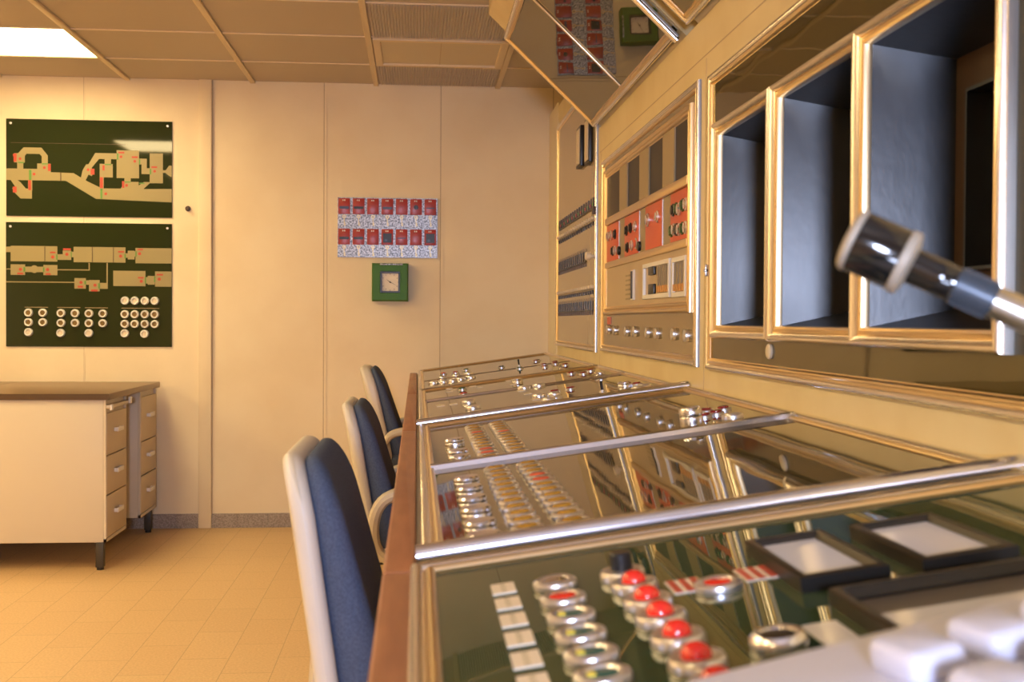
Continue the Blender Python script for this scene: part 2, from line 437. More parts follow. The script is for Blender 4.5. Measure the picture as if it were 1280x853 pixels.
for x0, y0, x1, y1, m in [(265, 182, 269, 273, 'deskedge'), (545, 183, 549, 275, 'deskedge'), (670, 183, 674, 275, 'deskedge'), (375, 192, 420, 203, 'red'), (298, 213, 330, 222, 'red'), (700, 205, 735, 214, 'red'), (815, 190, 848, 199, 'red'),
                          (105, 342, 140, 352, 'red'), (272, 344, 302, 354, 'red'), (460, 418, 492, 430, 'red'), (540, 440, 578, 452, 'red'), (818, 362, 852, 371, 'red'), (930, 342, 968, 352, 'red'), (334, 230, 342, 262, 'greenp'), (420, 212, 426, 245, 'greenp'), (738, 222, 746, 250, 'greenp'),
                          (803, 205, 810, 238, 'greenp'), (142, 308, 152, 336, 'greenp'), (256, 308, 264, 336, 'greenp'), (500, 388, 510, 410, 'greenp'), (582, 402, 592, 434, 'greenp'), (860, 362, 867, 402, 'greenp'), (914, 358, 922, 392, 'greenp')]:
    (a0, c1), (a1, c0) = lb_(x0, y0), lb_(x1, y1); b.box(BACK, a0, a1, c0, c1, .0081, .0088, m)
for x, y in [(313, 245), (397, 228), (715, 236), (828, 220), (124, 322), (283, 322), (480, 398), (563, 414), (838, 388), (945, 374)]:
    a, c = lb_(x, y); b.lathe(BACK, a, c, [(.008, .0081), (.008, .009)], 'red', 12)
for x0, x1, y in [(148, 285, 551), (340, 475, 551), (503, 638, 552), (720, 945, 553)]:
    (a0, c1), (a1, c0) = lb_(x0, y - 2), lb_(x1, y + 2); b.box(BACK, a0, a1, c0, c1, .006, .0066, 'slatgrey')
b.make('block_marks', t)
screws(t, -2.049, -1.238, 1.543)
def lamp_src(cap, nm):
    b = MB(); b.lathe(WORLD, 0, 0, [(.0205, 0), (.0205, .010), (.019, .014), (.0165, .0155), (.0125, .014), (.0125, .008)], 'white', 20); o = b.make(nm, org=(0, 0, 0))
    b = MB(); b.lathe(WORLD, 0, 0, [(.0122, .006), (.0122, .0095), (.006, .0105)], cap, 16); d = b.make('lens', org=(0, 0, 0)); d.parent = o
    return o
LA = lamp_src('lampgold', 'indicator_lamp'); LW = lamp_src('ivory', 'white_lamp')
SOURCES = [LA, LW]
amb = [(172, 584), (256, 584), (172, 642), (256, 642), (363, 586), (446, 586), (363, 645), (446, 645), (528, 587), (610, 587), (528, 646), (610, 646)] + [(x, y) for y in (590, 649) for x in (741, 800, 860, 919)]
wht = [(172, 702), (361, 706), (527, 706), (740, 707), (858, 709)] + [(x, 507) for x in (742, 800, 860, 919)]
for src, L in ((LA, amb), (LW, wht)):
    for x, y in L: part(src, t, BACK.pt(*lb_(x, y), .006), BACK.mat3())

# small hook
b = MB(); b.lathe(BACK, -1.159, 1.622, [(.014, 0), (.014, .004), (.006, .006), (.006, .022), (.009, .024), (.009, .028)], 'deskedge', 14)
tag(b.make('wall_hook', org=(-1.159, D, 1.622)), 'small dark wall peg beside the upper schematic board', 'hook')

# ------------------------------------------------------------------ key board with red tags
b = MB()
b.box(BACK, -.408, .101, 1.385, 1.690, 0, .008, 'speckle')
o = b.make('key_board', org=(-.15, D, 1.385)); tag(o, 'speckled silver key board above the green clock', 'key board')
bands = [['blueband', 'black', None, 'blueband', None, 'dark', 'thin'], ['black', 'black', None, 'square', 'thin', None, 'square']]
WORDS = {'blueband': 'with a blue-grey band', 'black': 'with a black lettered band', None: 'left plain', 'dark': 'with a small dark emblem', 'thin': 'with a thin blue line', 'square': 'with a dark square photo'}
ONS = ['first', 'second', 'third', 'fourth', 'fifth', 'sixth', 'seventh']
for r in range(2):
    for k in range(7):
        a0 = -.405 + .0732 * k; c1 = 1.686 - .1555 * r; a1 = a0 + .060; c0 = c1 - .081
        t = thing('key_tag', BACK.pt((a0 + a1) / 2, c0, .008), 'red key tag %s, %s from the left in the %s row' % (WORDS[bands[r][k]], ONS[k], ('upper', 'lower')[r]), 'key tag', 'red tags on the key board')
        b = MB(); b.pad(BACK, (a0 + a1) / 2, (c0 + c1) / 2, a1 - a0, c1 - c0, .008, .012, .003, .001, 'tagred', seg=2); b.make('plate', t)
        b = MB()
        for d in (.021, .030):
            b.box(BACK, a0 + d, a0 + d + .0055, c1 - .014, c1 - .007, .012, .0126, 'white')
        b.make('number_mark', t)
        bd = bands[r][k]
        if bd:
            b = MB(); zc = (c0 + c1) / 2 - .007
            if bd in ('black', 'blueband'):
                b.box(BACK, a0 + .006, a1 - .006, zc - .007, zc + .006, .012, .0126, 'black' if bd == 'black' else 'blueband')
            elif bd == 'thin': b.box(BACK, a0 + .008, a1 - .008, zc - .001, zc + .004, .012, .0126, 'blueband')
            elif bd == 'dark': b.lathe(BACK, (a0 + a1) / 2, zc + .005, [(.012, .012), (.012, .0128)], 'frameblack', 14)
            else:
                b.box(BACK, a0 + .008, a1 - .008, c0 + .012, c1 - .022, .012, .0126, 'frameblack')
                b.box(BACK, a0 + .016, a0 + .03, c0 + .018, c0 + .03, .0126, .013, 'miccollar')
            b.make('band', t)
        b = MB(); am = (a0 + a1) / 2                                     # key hanging below the plate
        b.lathe(BACK, am, c0 - .012, [(.0095, .009), (.0095, .0115), (.0045, .0115), (.0045, .009)], 'brass', 14, closed=False)
        b.box(BACK, am - .002, am + .002, c0 - .058, c0 - .021, .009, .0115, 'brass')
        b.box(BACK, am + .002, am + .008, c0 - .058, c0 - .052, .009, .0115, 'brass'); b.box(BACK, am + .002, am + .007, c0 - .048, c0 - .043, .009, .0115, 'brass')
        b.make('key', t)

# ------------------------------------------------------------------ clock
t = thing('wall_clock', (-.139, D, 1.16), 'square green wall clock with a pale square dial', 'clock')
b = MB(); b.frame(BACK, -.231, -.047, 1.160, 1.353, [(0, 0), (0, .062), (.006, .070), (.040, .070), (.043, .066)], 'clockgreen'); b.make('case', t)
b = MB(); b.frame(BACK, -.189, -.089, 1.203, 1.311, [(0, .060), (0, .069), (.008, .069), (.009, .058)], 'frameblack'); b.make('dial_frame', t)
b = MB(); b.box(BACK, -.189, -.089, 1.203, 1.311, .05, .058, 'dial')
for k in range(12):
    q = k * PI / 6; ca, cz = -.139 + .041 * math.sin(q), 1.257 + .041 * math.cos(q)
    b.box(BACK, ca - .0016, ca + .0016, cz - .0022, cz + .0022, .058, .0585, 'hand')
b.make('dial', t)
for q, L, w in ((2.05, .040, .0016), (5.35, .026, .0024)):
    dv = Vector((math.sin(q), math.cos(q))); nv = Vector((dv.y, -dv.x)); c = Vector((-.139, 1.257)); b = MB()
    b.prism(BACK, [tuple(c - nv * w - dv * .006), tuple(c + nv * w - dv * .006), tuple(c + dv * L)], .059, .0602, 'hand')
    b.lathe(BACK, -.139, 1.257, [(.004, .0595), (.004, .061)], 'hand', 12); b.make('hand', t)
b = MB(); b.box(BACK, -.19, -.075, 1.343, 1.351, .0695, .0735, 'speckle', .0015); b.make('top_strip', t)  # thin silver speckled strip along the top of the case

# ------------------------------------------------------------------ desks
def desk(name, ox, oy, label, front=True):
    """right end at x=ox, near end at y=oy; drawers open to the right"""
    L, W, H = .935, .675, .747
    t = thing(name, (ox, oy, 0), label, 'desk', 'steel desks by the schematic boards')
    b = MB(); b.wbox(ox - W, ox + .004, oy, oy + L, H - .027, H, 'desktop', .003); b.make('desktop', t)
    b = MB(); b.wbox(ox - W, ox + .0045, oy - .004, oy, H - .026, H - .001, 'deskedge'); b.make('edge_band', t)
    ped = [(oy + .012, oy + .345), (oy + .60, oy + L - .012)]
    for q, (y0, y1) in enumerate(ped):
        b = MB(); b.wbox(ox - W + .02, ox - .022, y0, y1, .118, H - .027, 'desk', .003)
        b.wbox(ox - .022, ox - .012, y0, y0 + .008, .118, H - .027, 'desk'); b.wbox(ox - .022, ox - .012, y1 - .008, y1, .118, H - .027, 'desk')
        b.wbox(ox - .022, ox - .012, y0, y1, .118, .132, 'desk')
        p = b.make('pedestal', t)
        zs = [(.136, .312), (.318, .480), (.486, .662)] if q == 0 else [(.136, .312), (.318, .475), (.481, .690)]
        for z0, z1 in zs:
            b = MB(); b.wbox(ox - .022, ox - .010, y0 + .010, y1 - .010, z0, z1, 'deskdrawer', .002); dr = b.make('drawer', p)
            ym = (y0 + y1) / 2; zm = z0 + (z1 - z0) * .56; b = MB()
            b.wbox(ox - .010, ox + .004, ym - .045, ym - .038, zm - .008, zm + .008, 'white'); b.wbox(ox - .010, ox + .004, ym + .038, ym + .045, zm - .008, zm + .008, 'white')
            b.wbox(ox + .002, ox + .009, ym - .048, ym + .048, zm - .010, zm + .010, 'white', .003)
            h = b.make('handle', t); h.parent = p; h.location = h.location + t.location - wpos(p)
    b = MB(); b.wbox(ox - .30, ox + .004, oy + .016, oy + .352, .683, .698, 'desk', .003)
    b.wbox(ox + .002, ox + .012, oy + .018, oy + .045, .676, .700, 'white', .002); b.wbox(ox + .002, ox + .012, oy + .322, oy + .350, .683, .712, 'white', .002); b.make('pull_out_shelf', t)
    b = MB(); b.wbox(ox - W + .02, ox - W + .035, oy + .34, oy + .61, .25, H - .027, 'desk'); b.make('modesty_panel', t)
    for x in (ox - .040, ox - W + .06):
        for y in (oy + .030, oy + L - .06):
            b = MB(); b.wbox(x - .016, x + .016, y - .016, y + .016, .012, .12, 'deskleg', .002); b.lathe(Pl((x, y, 0), (1, 0, 0), (0, 1, 0)), 0, 0, [(.015, 0), (.015, .012)], 'black', 14); b.make('leg', t)
    return t
desk('office_desk', -1.292, 4.822, 'cream steel desk with brown top, its drawers facing the console')
desk('office_desk', -1.976, 4.822, 'second cream steel desk pushed against the left of the first')

# ------------------------------------------------------------------ office chairs
def chair(loc, label, lean, bt, ztop, h=.44, shell_t=.042, cush_t=.052, arms=True):
    """loc = where the near rim of the backrest stands on the floor; sits facing +X"""
    x, y, _ = loc
    W = .41
    t = thing('office_chair', (x + .22, y + W / 2, 0), label, 'chair', 'office chairs at the console')
    zc = ztop - h / 2
    pl = Pl((x, y + W / 2, zc), (0, 1, 0), (0, 0, 1))               # a = along Y, b = up, n = +X
    def bend(a, bb, hh):
        u = bb / h
        return (a, bb, hh - bb * math.tan(lean) + .035 * (u - .05) ** 2 * (-1) + .05 * (a / W) ** 2)
    b = MB(); b.pad(pl, 0, 0, W, h, 0, shell_t, .085, .018, 'shell', seg=6, fn=bend)
    pb = b.make('backrest_shell', t, sharp=1.2)
    def lumbar(a, bb, hh): return bend(a, bb, shell_t - .004 + (hh - shell_t + .004) * (1 - .95 * bb / h))
    b = MB(); b.pad(pl, 0, .004, W - .012, h - .016, shell_t - .004, shell_t + cush_t, .08, .03, 'fabric', seg=6, fn=lumbar); b.make('back_cushion', t, sharp=1.2)
    zs = .455
    sp = Pl((x + .29, y + W / 2, zs), (1, 0, 0), (0, 1, 0))
    b = MB(); b.pad(sp, 0, 0, .46, .46, -.035, 0, .10, .015, 'shell', seg=4); b.make('seat_pan', t, sharp=1.2)
    b = MB(); b.pad(sp, 0, 0, .45, .45, -.002, .055, .10, .025, 'fabric', seg=5); b.make('seat_cushion', t, sharp=1.2)
    b = MB(); b.tube([(x + .02, y + W / 2, zc - .06), (x + .012, y + W / 2, zc - h / 2 + .02), (x + .03, y + W / 2, zs - .06), (x + .12, y + W / 2, zs - .055), (x + .25, y + W / 2, zs - .05)], [.02, .022, .022, .022, .022], 'armplastic', 10, flat=1.6); b.make('back_bracket', t)
    for s in (-1, 1) if arms else ():
        yy = y + W / 2 + s * .245
        P = []
        A = [(x + .17, zs - .03), (x + .075, zs - .01), (x + .052, zs + .06), (x + .075, zs + .13), (x + .14, zs + .155), (x + .25, zs + .155), (x + .31, zs + .14), (x + .335, zs + .09), (x + .32, zs + .02), (x + .25, zs - .03)]
        for i in range(len(A) - 1):                                   # smooth the loop
            p0, p1, p2, p3 = A[max(i - 1, 0)], A[i], A[i + 1], A[min(i + 2, len(A) - 1)]
            for q in range(5):
                u = q / 5
                f = lambda a, b_, c, d: .5 * (2 * b_ + (c - a) * u + (2 * a - 5 * b_ + 4 * c - d) * u * u + (3 * b_ - a - 3 * c + d) * u ** 3)
                P.append((f(p0[0], p1[0], p2[0], p3[0]), yy, f(p0[1], p1[1], p2[1], p3[1])))
        b = MB(); b.tube(P, .0165, 'armplastic', 10, flat=1.25); b.make('armrest', t)
    cx, cy = x + .29, y + W / 2
    fl = Pl((cx, cy, 0), (1, 0, 0), (0, 1, 0))
    b = MB(); b.lathe(fl, 0, 0, [(.028, .09), (.028, .25), (.018, .25), (.018, zs - .03)], 'black', 16); b.make('gas_column', t)
    b = MB()
    for k in range(5):
        q = 2 * PI * k / 5 + .4
        b.tube([(cx, cy, .10), (cx + .13 * math.cos(q), cy + .13 * math.sin(q), .09), (cx + .26 * math.cos(q), cy + .26 * math.sin(q), .068)], [.026, .020, .014], 'black', 8)
    b.make('star_base', t)
    for k in range(5):
        q = 2 * PI * k / 5 + .4; px, py = cx + .26 * math.cos(q), cy + .26 * math.sin(q)
        b = MB(); b.lathe(Pl((px, py - .018, .027), (1, 0, 0), (0, 0, 1)), 0, 0, [(.027, -.036), (.027, -.006), (.008, -.006), (.008, .006), (.027, .006), (.027, 0.0)][:2], 'black', 16)
        b.tube([(px, py, .05), (px, py, .075)], .009, 'black', 8); b.make('caster', t)
    return t
chair((-.167, 1.62, 0), 'nearest office chair, blue cushion lit brightly, pale shell seen edge on', math.radians(8.5), 0, .862, h=.46, shell_t=.034, cush_t=.062, arms=False)
chair((-.165, 2.98, 0), 'middle office chair, second back along the console edge', math.radians(10), 0, .838, h=.44, shell_t=.032, cush_t=.060)
chair((-.190, 4.62, 0), 'far office chair at the console end by the back wall', math.radians(13.5), 0, .868, h=.42, shell_t=.048, cush_t=.050)

# ------------------------------------------------------------------ control console body
Y0, Y1 = -.30, D - .012
t = thing('console_desk', (.35, 2.7, 0), 'long cream console desk with a red-brown wooden front edge', 'console')
XR = XW - .004
b = MB()
side = [(.0, ZF - .012), (XR, ZF + SL * (XR - XF) - .012), (XR, 0), (.46, 0), (.46, .60), (.0, .70)]
b.prism(Pl((0, Y1, 0), (1, 0, 0), (0, 0, 1)), side, 0, Y1 - Y0, 'cream'); b.make('body', t)
for y0, y1 in ((Y0, 1.19), (1.194, 2.745), (2.749, 4.13), (4.134, 5.10), (5.104, Y1)):
    b = MB(); b.pad(Pl((-.018, (y0 + y1) / 2, 0), (1, 0, 0), (0, 1, 0)), 0, 0, .036, y1 - y0, .695, ZF - .004, .004, .004, 'wood', seg=3); b.make('edge_strip', t)

def lid_frame(y0, y1, name, label, mglass, tube_r=.0112, x0=XF):
    t = thing(name, con(.34, (y0 + y1) / 2), label, 'control board', 'hinged glass control boards')
    a0, a1 = (x0 - XF) * CU, (XR - XF) * CU
    b = MB(); b.box(CON, a0 + .012, a1 - .012, y0 + .012, y1 - .012, -.010, .0035, mglass); b.make('glass_top', t)
    b = MB(); b.frame(CON, a0, a1, y0, y1, PROF, 'rail', h=-.002, mats=PMAT); b.make('frame', t)
    if tube_r:
        b = MB(); b.tube([CON.pt(a0 - .004, y0 + .0035, .0105), CON.pt(a1 + .002, y0 + .0035, .0105)], tube_r, 'chrome', 18); b.make('edge_tube', t)
    return t
LID = {}
LID[1] = lid_frame(4.145, D - .02, 'control_board', 'far control board against the back wall with small coloured caps', 'lidolive', tube_r=0)
LID[2] = lid_frame(2.765, 4.130, 'control_board', 'control board second from the back wall with sparse chrome buttons', 'lidolive')
LID[3] = lid_frame(1.205, 2.745, 'control_board', 'control board with two long rows of ring buttons and chrome knobs', 'lidolive', .0118)
LID[4] = lid_frame(-.28, 1.180, 'control_board', 'near green control board with red domed buttons and black meters', 'lidglass', x0=-.006)
def mid_bar(t, y, w, h):
    b = MB(); a0, a1 = .020, (XR - XF) * CU - .012
    b.add([CON.pt(a, y + d, z) for a in (a0, a1) for d, z in ((-w, .0035), (-w * .7, h * .8), (0, h), (w * .7, h * .8), (w, .0035))],
          [(0, 1, 6, 5), (1, 2, 7, 6), (2, 3, 8, 7), (3, 4, 9, 8), (0, 4, 3, 2, 1), (5, 6, 7, 8, 9)], 'chrome', True)
    b.make('divider_bar', t)
mid_bar(LID[3], 1.935, .008, .014); mid_bar(LID[2], 3.575, .006, .009); mid_bar(LID[1], 4.78, .004, .006)

# button sources (local: plane normal = +Z)
def src(name, ring, capname=None, cap=None, extra=None):
    b = MB()
    for prof, m, seg in ring: b.lathe(WORLD, 0, 0, prof, m, seg)
    o = b.make(name, org=(0, 0, 0)); SOURCES.append(o)
    if capname:
        b = MB()
        for prof, m in cap: b.lathe(WORLD, 0, 0, prof, m, 20)
        if extra: extra(b)
        d = b.make(capname, org=(0, 0, 0)); d.parent = o
    return o
def knob(r, h): return src('knob', [([(r, 0), (r, h * .35), (r * .985, h * .42), (r * .96, h * .46), (r * .985, h * .5), (r, h * .58), (r * .99, h * .85), (r * .9, h), (r * .55, h * 1.02)], 'chrome', 28)])
S_knob = knob(.0200, .0140)
S_tall = knob(.0215, .030)
RING = [(.0200, 0), (.0205, .0042), (.0198, .0062), (.0165, .0080), (.0135, .0074), (.0120, .0055), (.0120, .003)]
def two(mdark, mdot):
    def f(b): b.box(WORLD, -.0105, -.004, -.004, .004, .0055, .0075, mdot, .001)
    return f
S_amber = src('ring_button', [(RING, 'satin', 24)], 'button_cap', [([(.0122, .003), (.0122, .0076), (.010, .0088)], 'amber')])
S_ramber = src('ring_button', [(RING, 'satin', 24)], 'button_cap', [([(.0122, .003), (.0122, .0076), (.010, .0088)], 'redpanel')])
S_teal = src('ring_button', [(RING, 'satin', 28)], 'button_cap', [([(.0118, .003), (.0118, .0058), (.009, .0062)], 'teal')], two('teal', 'yellow'))
S_redflat = src('ring_button', [(RING, 'satin', 28)], 'button_cap', [([(.0118, .003), (.0118, .0072), (.009, .0082)], 'redlens')])
S_silver = src('ring_button', [(RING, 'satin', 28)], 'button_cap', [([(.0118, .003), (.0118, .0075), (.007, .0092)], 'chrome')])
S_dark = src('ring_button', [([(r, h * 1.7) for r, h in RING], 'chrome', 28)], 'button_cap', [([(.0118, .005), (.0118, .0118), (.009, .0125)], 'frameblack')])
DOME = [(.0108, .005)] + [(.0108 * math.cos(q * PI / 12), .0095 + .0085 * math.sin(q * PI / 12)) for q in range(0, 6)]
S_dome = src('domed_button', [([(.0205, 0), (.0205, .006), (.019, .0085), (.0165, .0095), (.0125, .009), (.0115, .007)], 'satin', 28)], 'red_dome', [(DOME, 'redlens')])
S_key = src('key_switch', [([(.0205, 0), (.0205, .006), (.019, .0085), (.0165, .0095), (.0125, .009)], 'satin', 28)], 'key_grip', [([(.0102, .008), (.0102, .0235), (.009, .025)], 'black')])
def small(m, r=.0165, h=.0065):
    return src('small_button', [([(r, 0), (r, h * .6), (r * .85, h * .8), (r * .7, h * .8)], 'satin', 18)], 'button_cap', [([(r * .68, h * .3), (r * .68, h * 1.25), (r * .5, h * 1.4)], m)])
S_sred, S_sgrn, S_sblk, S_sdr = small('red'), small('greenlens'), small('black'), small('darkred')
S_flat = src('push_button', [([(.0205, 0), (.0205, .005), (.0195, .0072), (.016, .008), (.0155, .009), (.011, .0095)], 'satin', 24)])
S_tog = src('toggle_switch', [([(.008, 0), (.008, .004), (.005, .005), (.0045, .008)], 'satin', 14)], 'lever', [([(.003, .006), (.0042, .030), (.0025, .032)], 'frameblack')])
def put(lid, S, pts, h=.0035):
    for x, y in pts: part(S, LID[lid], con(x, y, h), CON.mat3())
def label_plate(lid, x, y, w=.022, l=.048, m='ivory', marks=True):
    b = MB(); p = Pl(con(x, y, .0035), CON.u, CON.v)
    b.box(p, -w / 2, w / 2, -l / 2, l / 2, 0, .0012, m)
    if marks:
        for q in (-.011, 0, .011): b.box(p, -.0025, .0025, q - .002, q + .002, .0012, .0014, 'tan')
    b.make('label_plate', LID[lid])

# panel 3
put(3, S_knob, [(.077, y) for y in (1.248, 1.328, 1.424, 1.510, 1.605, 1.702, 1.975, 2.060, 2.255)])
pit = .0475
col = [1.236 + pit * k for k in range(13)] + [1.962 + .0515 * k for k in range(12)]
for k, y in enumerate(col):
    put(3, S_ramber if k in (14, 15, 21) else S_amber, [(.1285, y)])
    put(3, S_ramber if k in (8, 9, 20) else S_amber, [(.1815, y)])
put(3, S_tall, [(0.5124, 2.055)]); put(3, S_flat, [(0.5879, 2.046)])
put(3, S_sdr, [(0.5526, 2.118), (0.5812, 2.137), (0.5774, 2.199), (0.6099, 2.189)])

# panel 2
put(2, S_sgrn, [(0.1568, 3.891)]); put(2, S_sred, [(0.1520, 3.636)])
put(2, S_flat, [(0.1510, 3.274), (0.1529, 3.056), (0.1529, 2.882), (0.3398, 3.541), (0.3882, 3.557), (0.3436, 3.147), (0.3853, 3.127), (0.3504, 2.969), (0.3727, 3.001), (0.3485, 2.883), (0.5847, 2.920), (0.6089, 2.970), (0.5963, 2.822)])
put(2, S_knob, [(0.3475, 3.872), (0.5779, 3.084), (0.5934, 3.598)])
put(2, S_sdr, [(0.6118, 3.925), (0.5421, 3.920), (0.3969, 3.214), (0.4472, 3.244), (0.5711, 3.824), (0.6089, 3.069)]); put(2, S_tog, [(0.4976, 2.981)])
for x, y in [(.116, 4.05), (.113, 3.896), (.071, 3.318), (.108, 3.312), (.199, 4.0), (.217, 3.90), (.332, 4.04), (.328, 3.805), (.324, 3.468), (.328, 3.307), (.327, 3.076), (.331, 2.947), (.245, 2.888)]:
    label_plate(2, x, y, .024, .05, 'ivory', False)
# panel 1
put(1, S_sred, [(0.1210, 5.121), (0.1742, 5.087)]); put(1, S_sgrn, [(0.2275, 5.202), (0.4317, 4.704)])
put(1, S_flat, [(0.0668, 4.530), (0.1065, 4.511), (0.1423, 4.472), (0.1762, 4.530), (0.2178, 4.550), (0.1084, 4.821), (0.1665, 4.821), (0.2226, 4.859)])
put(1, S_sdr, [(0.5440, 5.118), (0.5208, 4.558), (0.5808, 4.685), (0.5372, 4.724), (0.5924, 4.792), (0.5973, 4.496)]); put(1, S_sblk, [(0.3775, 5.008), (0.5537, 5.140)]); put(1, S_tog, [(0.4472, 4.901)])
# panel 4
put(4, S_silver, [(0.1274, 1.014)]); put(4, S_redflat, [(0.1274, 0.956), (0.2548, 0.923)]); put(4, S_teal, [(.1265, y) for y in (.900, .846, .794, .744, .694, .644)])
put(4, S_key, [(0.1887, 1.007)]); put(4, S_dome, [(.191, y) for y in (.961, .905, .855, .798, .742, .688)]); put(4, S_dark, [(0.2500, 0.749)])
for k in range(7): label_plate(4, .0815, 1.036 - .0548 * k, .022, .0365)
def stripes(x, y):
    b = MB(); p = Pl(con(x, y, .0035), CON.u, CON.v)
    b.box(p, -.015, .015, -.021, .021, 0, .001, 'ivory')
    for q in (-.010, 0, .010): b.box(p, q - .0030, q + .0030, -.021, .021, .001, .0014, 'red')
    b.make('striped_label', LID[4])
stripes(.233, .948); stripes(.296, .952)
b = MB(); p = Pl(con(.293, .765, .0035), CON.u, CON.v); b.box(p, -.013, .013, -.026, .026, 0, .0012, 'meterface'); b.make('blank_label', LID[4])
def meter(x0, x1, y0, y1, kind):
    p = Pl(con(x0, y0, .0035), CON.u, CON.v); w, l = (x1 - x0) * CU, y1 - y0; b = MB()
    b.frame(p, 0, w, 0, l, [(0, 0), (0, .012), (.002, .0135), (.007, .0135), (.010, .010), (.012, .005)], 'frameblack')
    o = b.make('meter_bezel', LID[4], org=p.o)
    b = MB()
    if kind == 0:
        b.box(p, .010, w - .010, .010, l - .010, .002, .0075, 'meterface')
    else:
        b.box(p, .010, w - .010, .010, l - .010, .0, .003, 'screen'); b.box(p, .014, w - .012, .012, l - .055, .003, .0045, 'meterface'); b.box(p, .095, .107, l - .10, l - .088, .0045, .006, 'black')
    d = b.make('meter_face', LID[4], org=p.o); d.parent = o; d.location = (0, 0, 0)
    if kind == 0:
        pass
meter(.309, .383, .872, 1.026, 0); meter(.409, .490, .869, 1.024, 0); meter(.317, .485, .645, .833, 1)

# ------------------------------------------------------------------ upright bank behind the console
t = thing('upright_bank', (1.0, 3.0, 0), 'cream upright cabinet bank standing behind the console', 'cabinet bank')
b = MB(); ZT = 1.795; XB = 1.35; YE = -.30
HY0, HY1, HZ0, HZ1 = 1.22, 2.51, 1.02, 1.52                  # opening for the screen recesses
YA = 4.222
b.wbox(XW, XB, YE, YA, .0, HZ0, 'cream'); b.wbox(XW, XB, YE, YA, HZ1, ZT, 'cream')
b.wbox(XW, XB, YE, HY0, HZ0, HZ1, 'cream'); b.wbox(XW, XB, HY1, YA, HZ0, HZ1, 'cream')
b.wbox(XW, XB, YA, 5.455, 0, 2.115, 'cream')
b.make('carcass', t)
b = MB(); b.wbox(XW - .004, XB, 5.455, D - .001, 0, 2.135, 'post', .003); b.make('corner_post', t)
b = MB(); b.wbox(XW - .0008, XW, YE, 4.20, 1.698, 1.7005, 'wall_line')
for y in (2.63, 4.165, 1.115): b.wbox(XW - .0008, XW, y, y + .0022, .89, 1.69, 'wall_line')
b.make('seam', t)
b = MB(); b.wbox(XW - .012, XW, YE, D - .46, .872, .900, 'cream', .003); b.make('foot_rail', t)

def cab(name, y0, y1, z0, z1, label):
    t = thing(name, (XW, (y0 + y1) / 2, z0), label, 'cabinet panel', 'framed panels of the upright bank')
    b = MB(); b.frame(RIGHT, -y1, -y0, z0, z1, PROF, 'rail', mats=PMAT); b.make('frame', t)
    return t
def rbox(b, y0, y1, z0, z1, h0, h1, m, bev=0): b.box(RIGHT, -y1, -y0, z0, z1, h0, h1, m, bev)

# panel A: terminal rows
A = cab('terminal_panel', 4.230, 5.440, .944, 2.010, 'narrow framed glass panel of terminal rows next to the back wall')
b = MB(); rbox(b, 4.245, 5.425, .96, 1.995, 0, .005, 'palebeigeglass'); b.make('glass_plate', A)
for y0, y1, z0, z1 in ((4.56, 4.68, 1.70, 1.868), (4.33, 4.45, 1.684, 1.865)):
    b = MB(); rbox(b, y0, y1, z0, z1, .005, .022, 'frameblack', .003); o = b.make('edge_meter', A)
    b = MB(); rbox(b, y0 + .02, y1 - .02, z0 + .012, z1 - .012, .022, .0245, 'ivory'); d = b.make('scale', A); d.parent = o; d.location = Vector(d.location) - Vector(o.location)
def term_row(z0, z1, kind, n=17, ya=5.35, yb=4.30):
    b = MB(); rbox(b, yb - .01, ya + .01, z0, z0 + .004, .005, .010, 'frameblack')
    for k in range(n):
        y = ya + (yb - ya) * k / (n - 1)
        if kind == 'comb':
            rbox(b, y - .007, y + .007, z0, z1, .005, .0085, 'frameblack'); rbox(b, y - .006, y + .006, z0 + .012, z0 + .024, .0085, .011, 'red' if k % 2 else 'greenp')
        elif kind == 'peg':
            p = Pl(RIGHT.pt(-y, z1, .005), RIGHT.u, RIGHT.v); b.lathe(p, 0, 0, [(.008, 0), (.008, .010), (.006, .012)], 'ivory', 10)
            rbox(b, y - .008, y + .008, z0 - .012, z0 + .004, .005, .009, 'frameblack')
        else:
            rbox(b, y - .010, y + .010, z0, z1, .005, .009, 'black'); rbox(b, y - .003, y + .003, z1, z1 + .012, .005, .010, 'slatgrey'); rbox(b, y - .003, y + .003, z0 - .016, z0, .005, .010, 'deskedge')
    b.make('terminal_row', A)
term_row(1.497, 1.543, 'comb'); term_row(1.445, 1.462, 'peg'); term_row(1.300, 1.345, 'sw', 15, 5.35, 4.50); term_row(1.180, 1.196, 'peg', 18); term_row(1.103, 1.143, 'sw', 18)
b = MB(); b.lathe(Pl(RIGHT.pt(-4.245, 1.312, .012), RIGHT.u, RIGHT.v), 0, 0, [(.008, 0), (.008, .012), (.017, .014), (.017, .030), (.013, .034)], 'ivory', 18); b.make('knob', A)
b = MB(); rbox(b, 4.225, 4.245, 1.47, 1.50, .010, .022, 'deskedge', .003); b.make('latch', A)

# panel B: slat window, red panels, instruments
B_ = cab('instrument_panel', 2.675, 4.100, .952, 1.650, 'framed instrument panel with orange-red plates and slatted window')
b = MB(); rbox(b, 2.69, 4.085, .968, 1.635, 0, .005, 'beigeglass'); b.make('glass_plate', B_)
b = MB(); b.frame(RIGHT, -4.010, -2.728, 1.085, 1.604, [(o * 1.0, h) for o, h in PROF], 'railwarm', h=.005)
rbox(b, 2.757, 3.981, 1.404, 1.430, .005, .016, 'railwarm', .004); rbox(b, 2.757, 3.981, 1.250, 1.272, .005, .016, 'railwarm', .004)
b.make('sash', B_)
b = MB(); rbox(b, 2.757, 3.981, 1.430, 1.575, .005, .008, 'darkwin'); b.make('slat_window', B_)
for y0, y1 in ((3.578, 3.712), (3.240, 3.376), (2.911, 3.052)):
    b = MB(); rbox(b, y0, y1, 1.430, 1.575, .008, .012, 'slatgrey'); b.make('slat', B_)
